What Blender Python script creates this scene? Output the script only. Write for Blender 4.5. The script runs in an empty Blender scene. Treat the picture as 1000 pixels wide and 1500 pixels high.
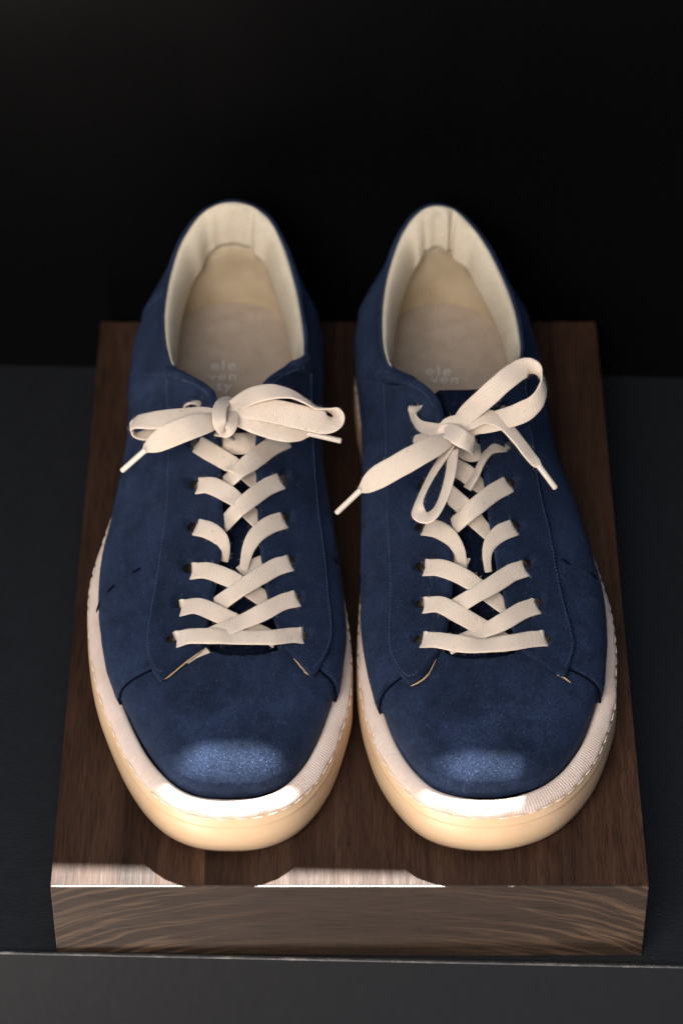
import bpy, bmesh, math, random
import numpy as np
from mathutils import Vector, Matrix, noise
from mathutils.bvhtree import BVHTree
from mathutils.geometry import delaunay_2d_cdt
random.seed(7)

# ------------------------------------------------------------------ camera
TH = math.radians(43.27); F = 4500.0
SN, CS = math.sin(TH), math.cos(TH)
CAM = Vector((0, -1.25*CS+.1531*SN, 1.25*SN+.1531*CS))      # z = 0 is the top of the wooden plinth
FW = Vector((0, CS, -SN)); DN = Vector((0, -SN, -CS)); RT = Vector((1, 0, 0))
scene = bpy.context.scene
cd = bpy.data.cameras.new('camera'); cam = bpy.data.objects.new('camera', cd)
scene.collection.objects.link(cam); scene.camera = cam
cam.matrix_world = Matrix.Translation(CAM) @ Matrix((RT, -DN, -FW)).transposed().to_4x4()
cd.sensor_fit = 'HORIZONTAL'; cd.sensor_width = 24; cd.lens = F*24/1000
cd.clip_start = .05; cd.clip_end = 50
cd.dof.use_dof = True; cd.dof.focus_distance = 1.285; cd.dof.aperture_fstop = 7.5
# ------------------------------------------------------------------ world and light
EXPO = 2.6; LS = 2**-EXPO
w = bpy.data.worlds.new('World'); scene.world = w; w.use_nodes = True
w.node_tree.nodes['Background'].inputs[0].default_value = (.55, .68, 1, 1)
w.node_tree.nodes['Background'].inputs[1].default_value = .14*LS
scene.view_settings.view_transform = 'Standard'; scene.view_settings.look = 'None'
scene.view_settings.gamma = 1

def area(name, loc, target, size, power, col, sy=None):
    l = bpy.data.lights.new(name, 'AREA'); l.size = size; l.energy = power*LS; l.color = col
    if sy: l.shape = 'RECTANGLE'; l.size_y = sy
    o = bpy.data.objects.new(name, l); scene.collection.objects.link(o); o.location = loc
    o.rotation_euler = (Vector(target)-Vector(loc)).to_track_quat('-Z', 'Y').to_euler(); return o
area('window_daylight', (-.42, -1.15, 1.22), (0, .10, .03), 1.0, 40, (1, .92, .84), .8)
area('pavement_bounce', (-1.05, -1.45, -.75), (-.05, 0, 0), 1.1, 50, (1, .88, .76), 1.0)
area('ceiling_daylight', (.1, .25, 1.6), (0, .2, 0), 1.0, 4, (.66, .82, 1))
# sun from behind, just clearing the top of the back panel: everything behind its shadow line is in shade
SUN_EL = math.radians(53); SUN_AZ = .20
sl_ = bpy.data.lights.new('sun', 'SUN'); so = bpy.data.objects.new('sun', sl_); scene.collection.objects.link(so)
so.rotation_euler = Vector((-SUN_AZ*math.cos(SUN_EL), -math.cos(SUN_EL), -math.sin(SUN_EL))).to_track_quat('-Z', 'Y').to_euler()
sl_.energy = 5; sl_.angle = math.radians(.5); sl_.color = (1, .95, .88)
scene.view_settings.exposure = EXPO

# ------------------------------------------------------------------ helpers
def U(px, py, h):
    d = FW + RT*((px-500)/F) + DN*((py-750)/F)
    return CAM + d*((h-CAM.z)/d.z)
def ray(px, py):
    return (FW + RT*((px-500)/F) + DN*((py-750)/F)).normalized()
def catm(keys, n, closed=False):
    K = np.array(keys, float); m = len(K); out = []
    segs = m if closed else m-1
    for i in range(segs):
        if closed: p0, p1, p2, p3 = K[(i-1) % m], K[i], K[(i+1) % m], K[(i+2) % m]
        else: p0, p1, p2, p3 = K[max(i-1, 0)], K[i], K[i+1], K[min(i+2, m-1)]
        for j in range(n):
            t = j/n
            out.append(.5*((2*p1)+(p2-p0)*t+(2*p0-5*p1+4*p2-p3)*t*t+(3*p1-p0-3*p2+p3)*t**3))
    if not closed: out.append(K[-1])
    return np.array(out)
def mesh_obj(name, verts, faces, mat, parent=None, smooth=True, uvs=None, label=None):
    me = bpy.data.meshes.new(name)
    me.from_pydata([tuple(v) for v in verts], [], faces); me.update()
    if uvs is not None:
        ul = me.uv_layers.new(name='UVMap')
        li = np.empty(len(me.loops), dtype=np.int32); me.loops.foreach_get('vertex_index', li)
        ul.data.foreach_set('uv', np.array(uvs, dtype=np.float32)[li].ravel())
    if smooth: me.polygons.foreach_set('use_smooth', [True]*len(me.polygons))
    me.materials.append(mat)
    o = bpy.data.objects.new(name, me); scene.collection.objects.link(o)
    if parent:
        o.parent = parent; o.matrix_parent_inverse = Matrix.Identity(4)
        if parent.type == 'EMPTY': me.transform(Matrix.Translation(-parent.location))
        elif parent.parent and parent.parent.type == 'EMPTY': me.transform(Matrix.Translation(-parent.parent.location))
    if label: o['label'] = label
    return o
def box(name, x0, x1, y0, y1, z0, z1, mat, parent=None, bev=0.0):
    bm = bmesh.new(); bmesh.ops.create_cube(bm, size=1)
    for v in bm.verts: v.co = Vector(((x0+x1)/2+v.co.x*(x1-x0), (y0+y1)/2+v.co.y*(y1-y0), (z0+z1)/2+v.co.z*(z1-z0)))
    if bev: bmesh.ops.bevel(bm, geom=bm.edges[:], offset=bev, segments=2, affect='EDGES', profile=.6)
    me = bpy.data.meshes.new(name); 
    if parent: bmesh.ops.translate(bm, verts=bm.verts, vec=-parent.location)
    bm.to_mesh(me); bm.free(); me.materials.append(mat)
    o = bpy.data.objects.new(name, me); scene.collection.objects.link(o); o.parent = parent
    return o
def empty(name, loc, label, cat, group=None):
    o = bpy.data.objects.new(name, None); scene.collection.objects.link(o); o.location = loc
    o.empty_display_size = .02; o['label'] = label; o['category'] = cat
    if group: o['group'] = group
    return o

# ------------------------------------------------------------------ materials
class NT:
    def __init__(s, name):
        s.m = bpy.data.materials.new(name); s.m.use_nodes = True; s.t = s.m.node_tree
        s.b = s.t.nodes['Principled BSDF']; s.out = s.t.nodes['Material Output']
    def n(s, typ, **kw):
        x = s.t.nodes.new(typ)
        for k, v in kw.items():
            if k in x.inputs.keys() if isinstance(k, str) else False: x.inputs[k].default_value = v
            else: setattr(x, k, v)
        return x
    def l(s, a, b): s.t.links.new(a, b)
    def coord(s, which='Object', scale=(1, 1, 1), rot=(0, 0, 0)):
        c = s.n('ShaderNodeTexCoord'); m = s.n('ShaderNodeMapping'); s.l(c.outputs[which], m.inputs[0])
        m.inputs['Scale'].default_value = scale; m.inputs['Rotation'].default_value = rot; return m.outputs[0]
    def noise(s, co, sc, det=4, rough=.55, dist=0):
        x = s.n('ShaderNodeTexNoise'); s.l(co, x.inputs['Vector'])
        x.inputs['Scale'].default_value = sc; x.inputs['Detail'].default_value = det
        x.inputs['Roughness'].default_value = rough; x.inputs['Distortion'].default_value = dist
        return x.outputs['Fac']
    def ramp(s, fac, stops):
        r = s.n('ShaderNodeValToRGB'); s.l(fac, r.inputs[0]); e = r.color_ramp.elements
        while len(e) < len(stops): e.new(.5)
        for q, (p, c) in zip(e, stops): q.position = p; q.color = (*c, 1) if len(c) == 3 else c
        return r.outputs[0]
    def mix(s, f, a, b, mode='MIX'):
        x = s.n('ShaderNodeMix', data_type='RGBA', blend_type=mode)
        for v, i in ((f, 0), (a, 6), (b, 7)):
            if isinstance(v, (int, float)): x.inputs[i].default_value = v
            elif isinstance(v, tuple): x.inputs[i].default_value = (*v, 1)
            else: s.l(v, x.inputs[i])
        return x.outputs[2]
    def math(s, op, a, b=0.0):
        x = s.n('ShaderNodeMath', operation=op)
        for v, i in ((a, 0), (b, 1)):
            if isinstance(v, (int, float)): x.inputs[i].default_value = v
            else: s.l(v, x.inputs[i])
        return x.outputs[0]
    def bump(s, h, strength, dist, prev=None):
        x = s.n('ShaderNodeBump'); s.l(h, x.inputs['Height']); x.inputs['Strength'].default_value = strength
        x.inputs['Distance'].default_value = dist
        if prev: s.l(prev, x.inputs['Normal'])
        return x.outputs[0]
    def set(s, **kw):
        for k, v in kw.items():
            k = k.replace('_', ' ')
            i = s.b.inputs[k]
            if isinstance(v, (int, float)): i.default_value = v
            elif isinstance(v, tuple): i.default_value = (*v, 1) if len(v) == 3 and i.type == 'RGBA' else v
            else: s.l(v, i)
        return s.m

def suede(name, c_dark, c_mid, c_light, sheen=.12):
    m = NT(name); co = m.coord()
    big = m.noise(co, 42, 5, .65, .6)
    mid = m.noise(co, 190, 3, .6)
    fine = m.noise(co, 1700, 3, .75)
    str_ = m.noise(m.coord(scale=(1, .35, 1), rot=(0, 0, .5)), 130, 4, .6, .8)
    base = m.ramp(m.math('ADD', m.math('MULTIPLY', big, .6), m.math('MULTIPLY', str_, .4)), [(.38, c_dark), (.5, c_mid), (.66, c_light)])
    base = m.mix(m.ramp(mid, [(.35, (0, 0, 0)), (.7, (.5, .5, .5))]), base, c_light)
    f2 = m.ramp(fine, [(.36, (.25, .25, .28)), (.5, (.95, .95, .95)), (.64, (2.6, 2.5, 2.2))])
    base = m.mix(1.0, base, f2, 'MULTIPLY')
    spk = m.noise(co, 800, 1, .5)                             # pale lint fibres
    base = m.mix(m.ramp(spk, [(.735, (0, 0, 0)), (.76, (.5, .5, .5))]), base, (.10, .13, .20))
    b = m.bump(fine, 1.0, .0008); 
    return m.set(Base_Color=base, Roughness=.66, Specular_IOR_Level=.5, Specular_Tint=(.32, .53, 1.0), Normal=b,
                 Sheen_Weight=sheen, Sheen_Roughness=.5, Sheen_Tint=(.35, .5, .9))
M_suede = suede('navy_suede', (.0009, .0015, .0045), (.0036, .0060, .0175), (.0165, .0250, .0600))
M_facing = suede('navy_suede_facing', (.0013, .0022, .0060), (.0036, .0058, .0165), (.0105, .0160, .0390))
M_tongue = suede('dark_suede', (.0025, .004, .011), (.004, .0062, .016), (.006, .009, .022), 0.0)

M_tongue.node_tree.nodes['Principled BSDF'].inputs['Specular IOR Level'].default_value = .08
M_facing.node_tree.nodes['Principled BSDF'].inputs['Specular IOR Level'].default_value = .34
def solid(name, col, rough=.6, **kw):
    m = NT(name); return m.set(Base_Color=col, Roughness=rough, **kw)
NAP = 2.8e6       # fibres per square metre
m = NT('suede_fibre'); m_f = m.noise(m.coord(), 2500, 1); m_g = m.noise(m.coord(), 42, 5, .65, .6)
M_nap = m.set(Base_Color=m.mix(1.0, m.ramp(m_f, [(.35, (.0015, .003, .010)), (.58, (.010, .017, .052)), (.72, (.08, .105, .19))]), m.ramp(m_g, [(.38, (.25,)*3), (.62, (1.6,)*3)]), 'MULTIPLY'), Roughness=.5, Specular_IOR_Level=.6, Specular_Tint=(.35, .55, 1.0))
M_thread = solid('navy_thread', (.045, .075, .16), .7)
M_thread_seamshade = solid('dark_thread_seam_shade', (.002, .0033, .009), 1.0, Specular_IOR_Level=.05)  # side stitches, and the seam strips painted dark as shade
M_fuzz = solid('cotton_fuzz', (.75, .66, .56), .9)
M_black = solid('black_void', (.002, .002, .003), .9)

def lace_mat():
    m = NT('cotton_webbing'); c = m.n('ShaderNodeTexCoord'); sp = m.n('ShaderNodeSeparateXYZ'); m.l(c.outputs['UV'], sp.inputs[0])
    u, v = sp.outputs[0], sp.outputs[1]
    vv = m.math('ABSOLUTE', m.math('SUBTRACT', v, .5))
    # herringbone braid: u in metres along, v 0..1 across
    a = m.math('SINE', m.math('ADD', m.math('MULTIPLY', u, 8600), m.math('MULTIPLY', vv, 36)))
    b = m.math('SINE', m.math('MULTIPLY', v, 82))
    h = m.math('ADD', m.math('MULTIPLY', a, .5), m.math('MULTIPLY', m.math('MULTIPLY', a, b), .5))
    co = m.coord(); nz = m.noise(co, 1800, 2, .6); big = m.noise(co, 60, 3)
    col = m.ramp(big, [(.3, (.75, .62, .505)), (.7, (.84, .71, .595))])
    col = m.mix(m.ramp(m.math('ADD', m.math('MULTIPLY', h, .28), m.math('MULTIPLY', nz, .9)), [(.1, (.38,)*3), (.6, (0, 0, 0))]), col, (.52, .42, .32))
    spk = m.noise(co, 700, 0, .5)
    col = m.mix(m.ramp(spk, [(.84, (0, 0, 0)), (.86, (.5, .5, .5))]), col, (.22, .16, .10))
    n = m.bump(h, .7, .00035); n = m.bump(nz, .5, .0005, n)
    return m.set(Base_Color=col, Roughness=.95, Specular_IOR_Level=.15, Normal=n, Sheen_Weight=.25, Sheen_Roughness=.5)
M_lace = lace_mat()
m = NT('aglet_plastic'); M_aglet = m.set(Base_Color=(.66, .58, .50), Roughness=.28, Subsurface_Weight=.15, Subsurface_Radius=(.003, .002, .001))
def gum():
    m = NT('gum_rubber'); co = m.coord(); z = m.noise(co, 45, 4); f = m.noise(co, 700, 2)
    col = m.ramp(z, [(.3, (.67, .465, .29)), (.7, (.73, .53, .345))])
    return m.set(Base_Color=col, Roughness=m.ramp(f, [(.3, (.34,)*3), (.7, (.46,)*3)]), Subsurface_Weight=.35, Subsurface_Radius=(.006, .003, .0015),
                 Subsurface_Scale=1.0, Normal=m.bump(f, .12, .0003), Specular_IOR_Level=.45)
M_gum = gum()
m = NT('welt_rubber'); co = m.coord(); f = m.noise(co, 900, 2); z = m.noise(co, 60, 3)
M_welt = m.set(Base_Color=m.ramp(z, [(.3, (.60, .475, .41)), (.7, (.69, .57, .505))]), Roughness=.5, Normal=m.bump(f, .2, .0003),
               Subsurface_Weight=.2, Subsurface_Radius=(.003, .0015, .001))
m = NT('clear_nylon'); M_nylon = m.set(Base_Color=(.80, .68, .58), Roughness=.22)
def fabric(name, c1, c2, sc, bs=.35, big=(.9, 1.08), rough=.9):
    m = NT(name); co = m.coord()
    wv = m.n('ShaderNodeTexWave', bands_direction='X'); m.l(co, wv.inputs[0]); wv.inputs['Scale'].default_value = sc; wv.inputs['Distortion'].default_value = 1.2; wv.inputs['Detail Scale'].default_value = 8
    w2 = m.n('ShaderNodeTexWave', bands_direction='Y'); m.l(co, w2.inputs[0]); w2.inputs['Scale'].default_value = sc; w2.inputs['Distortion'].default_value = 1.2; w2.inputs['Detail Scale'].default_value = 8
    h = m.math('MULTIPLY', wv.outputs['Fac'], w2.outputs['Fac'])
    nz = m.noise(co, 110, 5, .7); fn = m.noise(co, 1200, 2, .7)
    col = m.mix(nz, c1, c2)
    col = m.mix(.5, col, m.ramp(m.math('ADD', m.math('MULTIPLY', h, .5), m.math('MULTIPLY', fn, .5)), [(.2, (.6,)*3), (.8, (1.25,)*3)]), 'MULTIPLY')
    return m.set(Base_Color=col, Roughness=rough, Specular_IOR_Level=.15, Normal=m.bump(h, bs, .0003), Sheen_Weight=.1)
m = NT('cotton_lining'); co = m.coord(); z_ = m.noise(co, 40, 4, .6); f = m.noise(co, 1500, 2, .7)
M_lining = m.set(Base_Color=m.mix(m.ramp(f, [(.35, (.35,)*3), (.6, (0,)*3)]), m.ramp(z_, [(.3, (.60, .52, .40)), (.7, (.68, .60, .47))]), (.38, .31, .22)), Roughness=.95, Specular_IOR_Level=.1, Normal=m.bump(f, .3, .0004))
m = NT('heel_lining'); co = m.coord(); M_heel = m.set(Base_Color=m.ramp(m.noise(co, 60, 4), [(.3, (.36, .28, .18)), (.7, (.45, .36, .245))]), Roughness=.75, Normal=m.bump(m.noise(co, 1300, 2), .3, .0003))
M_insole = fabric('woven_insole', (.25, .195, .145), (.50, .405, .325), 180, .8)
M_print = solid('insole_print', (.46, .42, .39), .8)
M_raw = solid('raw_edge', (.42, .28, .16), .9)

def wood(name, c1, c2, c3, axis='Y', cathedral=None, rough=(.34, .52)):
    m = NT(name)
    oi = m.n('ShaderNodeObjectInfo'); rnd = oi.outputs['Random']
    tc = m.n('ShaderNodeTexCoord'); add = m.n('ShaderNodeVectorMath', operation='ADD')
    m.l(tc.outputs['Object'], add.inputs[0])
    cmb = m.n('ShaderNodeCombineXYZ')
    for i in range(3): m.l(m.math('MULTIPLY', rnd, 3.7+i*2.3), cmb.inputs[i])
    m.l(cmb.outputs[0], add.inputs[1])
    def sc(s):
        mp = m.n('ShaderNodeMapping'); m.l(add.outputs[0], mp.inputs[0]); mp.inputs['Scale'].default_value = s; return mp.outputs[0]
    st = (1, .07, 1) if axis == 'Y' else (.05, 1, 1)
    grain = m.noise(sc(st), 420, 5, .65, .3)
    pores = m.noise(sc((1, .05, 1) if axis == 'Y' else (.03, 1, 1)), 1500, 2, .7)
    broad = m.noise(sc((1, .10, 1) if axis == 'Y' else (.1, 1, 1)), 55, 4, .6, .8)
    col = m.ramp(broad, [(.28, c1), (.52, c2), (.8, c3)])
    col = m.mix(.75, col, m.ramp(grain, [(.3, (.6, .58, .56)), (.55, (1, 1, 1)), (.75, (1.4, 1.33, 1.25))]), 'MULTIPLY')
    col = m.mix(.55, col, m.ramp(pores, [(.38, (.3, .3, .3)), (.5, (1.05, 1.05, 1.05))]), 'MULTIPLY')
    if not cathedral:
        tone = m.ramp(rnd, [(0, (.55, .53, .50)), (.5, (.95, .93, .9)), (1, (1.5, 1.4, 1.25))])
        col = m.mix(1.0, col, tone, 'MULTIPLY')
    else:
        # flat-sawn growth rings: a wide arch z + k x^2, irregular bands fading out toward the middle
        sp_ = m.n('ShaderNodeSeparateXYZ'); m.l(tc.outputs['Object'], sp_.inputs[0]); X = sp_.outputs[0]; Z = sp_.outputs[2]
        wb = m.noise(m.coord(scale=(1, 1, 2.5)), 16, 3, .5)
        f = m.math('ADD', m.math('ADD', Z, m.math('MULTIPLY', m.math('MULTIPLY', X, X), 1.9)), m.math('MULTIPLY', wb, .012))
        cb = m.n('ShaderNodeCombineXYZ'); m.l(f, cb.inputs[0]); m.l(m.math('MULTIPLY', X, .05), cb.inputs[1])
        rg = m.noise(cb.outputs[0], 230, 2, .5)
        ring = m.ramp(rg, [(.50, (0, 0, 0)), (.57, (.9, .9, .9)), (.60, (.25, .25, .25)), (.66, (0, 0, 0))])
        mr = m.n('ShaderNodeMapRange', interpolation_type='SMOOTHSTEP'); m.l(m.math('ABSOLUTE', X), mr.inputs[0])
        mr.inputs[1].default_value = .02; mr.inputs[2].default_value = .10; mr.inputs[3].default_value = .06
        k = m.math('MULTIPLY', m.math('MULTIPLY', ring, mr.outputs[0]), m.ramp(grain, [(.3, (.45,)*3), (.6, (1,)*3)]))
        col = m.mix(k, col, (c3[0]*2.3, c3[1]*2.15, c3[2]*2.0))
    b = m.bump(pores, .25, .0004); b = m.bump(grain, .15, .0004, b)
    r = m.ramp(grain, [(.3, (rough[1],)*3), (.7, (rough[0],)*3)])
    return m.set(Base_Color=col, Roughness=r, Normal=b, Specular_IOR_Level=.5)
WC = ((.027, .0135, .0090), (.043, .0225, .0148), (.070, .039, .0250))
WF = ((.024, .015, .0105), (.034, .0215, .015), (.046, .030, .020))
M_wood = wood('stained_wood', *WC, rough=(.46, .6))
M_wood.node_tree.nodes['Principled BSDF'].inputs['Specular IOR Level'].default_value = .14
M_woodf = wood('stained_wood_front', *WF, axis='X',
               cathedral=[(.02, -.085, 1, 2.3, 34, -.055, -.115), (-.03, -.080, 1, 2.3, 34, .045, .10)])
m = NT('dark_shelf_laminate'); co = m.coord(scale=(.25, 1, 1)); f = m.noise(co, 1400, 3, .6); f2 = m.noise(m.coord(), 260, 3, .6)
M_shelf = m.set(Base_Color=m.ramp(f2, [(.3, (.0050, .0056, .0070)), (.7, (.0080, .0090, .0112))]), Roughness=.55, Normal=m.bump(f, .5, .0004), Specular_IOR_Level=.4)
m = NT('satin_fascia'); f = m.noise(m.coord(scale=(1, 1, .3)), 300, 3)
M_fascia = m.set(Base_Color=(.010, .0100, .0105), Roughness=m.ramp(f, [(.3, (.29,)*3), (.7, (.31,)*3)]), Metallic=.0, Specular_IOR_Level=.6)
m = NT('black_gloss_panel'); f = m.noise(m.coord(), 14, 3)
M_wall = m.set(Base_Color=(.0024, .0024, .0026), Roughness=m.ramp(f, [(.3, (.24,)*3), (.7, (.3,)*3)]), Specular_IOR_Level=.07)
m = NT('chipped_edge'); f = m.noise(m.coord(scale=(.35, 1, 1)), 260, 4, .6)
M_chip = m.set(Base_Color=m.ramp(f, [(.40, (.03, .032, .035)), (.58, (.07, .068, .066)), (.76, (.24, .22, .20))]), Roughness=.6)

# ------------------------------------------------------------------ setting: shelf, fascia, back panel
TB = .0446; WALL_TOP = .4845
yaw = -math.atan2(.0075, .2834)
def yawed(o, piv):
    R = Matrix.Translation(piv) @ Matrix.Rotation(yaw, 4, 'Z') @ Matrix.Translation(-Vector(piv)); o.data.transform(R)
    return o
PV = (0, -.0034, 0)
sh = yawed(box('shelf', -1.2, 1.2, -.0034, .60, -TB-.03, -TB, M_shelf), PV)
sh['kind'] = 'structure'
fa = yawed(box('fascia', -1.2, 1.2, -.0054, -.0036, -.55, -TB+.0041, M_fascia), PV); fa['kind'] = 'structure'
# ragged chipped strip along the top of the fascia
vs, fs = [], []
N = 900
for i in range(N+1):
    x = -.45+.9*i/N; j = .00012*noise.noise(Vector((x*120, 0, 0)))+.00012*noise.noise(Vector((x*500, 3, 0)))
    for (y, z) in ((-.0056-j*.5, -TB+.0040+j), (-.0052, -TB+.0044+j), (-.0046-j, -TB+.0044-j)): vs.append((x, y, z))
for i in range(N):
    for k in range(2): a = i*3+k; fs.append((a, a+3, a+4, a+1))
ch = mesh_obj('chipped_edge', vs, fs, M_chip, smooth=False); yawed(ch, PV); ch.parent = fa
bw = yawed(box('back_wall', -1.2, .1365, .3745, .40, -.2, WALL_TOP, M_wall), PV); bw['kind'] = 'structure'
tp = yawed(box('sun_blocking_wall', .1365, 1.2, .3740, .40, -.2, .85, M_wall), PV); tp['kind'] = 'structure'  # raised section added so its unseen top blocks the sun at right

# ------------------------------------------------------------------ plinth of glued staves
X0, X1, Y1 = -.1184, .1250, .3600
pl = empty('wooden_plinth', ((X0+X1)/2, Y1/2, -TB), 'dark stained wooden block under the two blue sneakers, with sunlit patches on its front edge', 'plinth')
seams = [X0, -.0905, -.0755, -.0560, -.0405, -.0195, -.0030, .0145, .0330, .0465, .0600, .0755, .0900, .1035, X1]
for a, b in zip(seams[:-1], seams[1:]):
    box('stave', a+.00001, b-.00001, .0017, Y1, -TB+.0002, random.uniform(-.00006, 0), M_wood, pl, .00006)
box('front_strip', X0, X1, .0004, .00165, -TB+.0002, 0, M_woodf, pl, .0003)

# ------------------------------------------------------------------ sneakers
ZH = {}
def keys(tab): return tab
A_T = [(-.0455,.0160,355,957,.049),(-.0620,.0185,343,957,.049),(-.0760,.0280,330,956,.049),(-.0885,.0470,318,953,.049),
 (-.0995,.0745,304,947,.0495),(-.1060,.0985,308,915,.0515),(-.1098,.1250,316,874,.0555),(-.1106,.1520,325,822,.061),
 (-.1075,.1800,330,765,.067),(-.1035,.2080,329,705,.073),(-.1010,.2290,328,650,.0785),(-.1002,.2420,325,605,.083),
 (-.0998,.2500,318,577,.085),(-.0996,.2570,300,557,.086),(-.0994,.2630,278,544,.086),(-.0991,.2690,256,538,.085),
 (-.0987,.2780,247,520,.081),(-.0980,.2900,241,488,.076),(-.0965,.3020,241,450,.073),(-.0930,.3150,250,398,.074),
 (-.0850,.3280,268,348,.080),(-.0710,.3395,300,308,.088),(-.0510,.3440,345,295,.092),(-.0320,.3395,388,313,.088),
 (-.0190,.3280,414,355,.080),(-.0110,.3130,433,415,.074),(-.0085,.2970,442,460,.073),(-.0075,.2830,446,492,.076),
 (-.0071,.2730,446,512,.081),(-.0070,.2650,443,523,.085),(-.0069,.2580,420,529,.086),(-.0067,.2500,396,544,.086),
 (-.0064,.2400,378,567,.085),(-.0058,.2280,372,605,.083),(-.0050,.2120,371,650,.0785),(-.0025,.1880,373,705,.073),
 (.0005,.1620,376,765,.067),(.0035,.1370,381,822,.061),(.0052,.1130,389,874,.0555),(.0048,.0930,398,912,.0515),
 (.0035,.0770,410,947,.0495),(-.0040,.0480,398,953,.049),(-.0150,.0285,385,956,.049),(-.0290,.0185,370,957,.049)]
B_T = [(.0575,.0162,700,962,.049),(.0400,.0196,687,962,.049),(.0275,.0290,674,961,.049),(.0165,.0480,662,958,.049),
 (.0100,.0700,650,950,.0495),(.0068,.0940,657,920,.0515),(.0059,.1180,662,880,.0555),(.0064,.1430,665,828,.061),
 (.0075,.1700,666,772,.067),(.0084,.1960,663,718,.073),(.0087,.2200,661,668,.0785),(.0083,.2380,657,625,.083),
 (.0079,.2490,650,594,.085),(.0076,.2570,636,571,.086),(.0073,.2640,612,552,.086),(.0069,.2700,576,540,.085),
 (.0063,.2790,564,520,.081),(.0060,.2910,559,488,.076),(.0070,.3030,560,445,.073),(.0110,.3160,568,398,.074),
 (.0190,.3290,585,348,.080),(.0310,.3390,608,314,.088),(.0470,.3430,638,300,.092),(.0650,.3385,672,311,.088),
 (.0790,.3250,708,352,.080),(.0880,.3080,735,402,.074),(.0930,.2900,754,452,.073),(.0955,.2760,762,492,.076),
 (.0968,.2660,763,515,.081),(.0980,.2580,758,530,.085),(.0990,.2510,738,542,.086),(.1000,.2430,716,558,.086),
 (.1015,.2330,700,580,.085),(.1040,.2190,696,612,.083),(.1075,.2030,700,662,.0785),(.1125,.1800,706,718,.073),
 (.1165,.1580,714,775,.067),(.1188,.1360,724,830,.061),(.1183,.1140,736,882,.0555),(.1170,.0940,748,922,.0515),
 (.1150,.0760,757,950,.0495),(.1060,.0490,745,957,.049),(.0920,.0290,730,960,.049),(.0755,.0190,715,962,.049)]
# handles a(up at welt) b(out at welt) c(out at opening) e(down at opening), by key index
def handles():
    H = []
    toe = (.0150, .0020, .032, .0008); cor = (.018, .005, .026, .006); sid = (.021, .0065, .020, .009)
    mid = (.026, .0075, .018, .012); wing = (.034, .0070, .014, .012); cw = (.030, .0060, .006, .016)
    col = (.026, .0050, .001, .016); heel = (.028, .0060, .0005, .018)
    L = {0: toe, 3: toe, 4: cor, 6: sid, 8: sid, 10: mid, 13: wing, 15: cw, 17: col, 19: col, 22: heel,
         25: col, 27: col, 29: cw, 31: wing, 34: mid, 36: sid, 38: sid, 40: cor, 41: toe, 44: toe}
    ks = sorted(L)
    for i in range(44):
        for a, b in zip(ks[:-1], ks[1:]):
            if a <= i <= b:
                t = (i-a)/(b-a); H.append([L[a][q]*(1-t)+L[b][q]*t for q in range(4)]); break
    return H
NS = 16   # samples per key
INSET = .0078; ZF = .0262

def loop_normals(P):   # outward plan normals of a closed loop (clockwise or not, tested by area)
    P = np.array(P); d = np.roll(P, -1, 0)-np.roll(P, 1, 0)
    n = np.stack([d[:, 1], -d[:, 0]], 1); n /= np.linalg.norm(n, axis=1)[:, None]+1e-12
    ar = np.sum(P[:, 0]*np.roll(P[:, 1], -1)-np.roll(P[:, 0], -1)*P[:, 1])
    return n if ar > 0 else -n

def sweep_loop(name, P, Nn, prof, mat, parent, disp=None, cap=False):
    m, k = len(P), len(prof); vs, fs = [], []
    for i in range(m):
        for j, (o, z) in enumerate(prof):
            d = disp(i, j) if disp else 0
            if isinstance(d, tuple): do, dz = d
            else: do, dz = d, 0
            vs.append((P[i][0]+Nn[i][0]*(o+do), P[i][1]+Nn[i][1]*(o+do), z+dz))
    for i in range(m):
        for j in range(k-1):
            a, b = i*k+j, ((i+1) % m)*k+j; fs.append((a, b, b+1, a+1))
    if cap: fs.append(tuple(i*k for i in range(m)))
    return mesh_obj(name, vs, fs, mat, parent)

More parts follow.
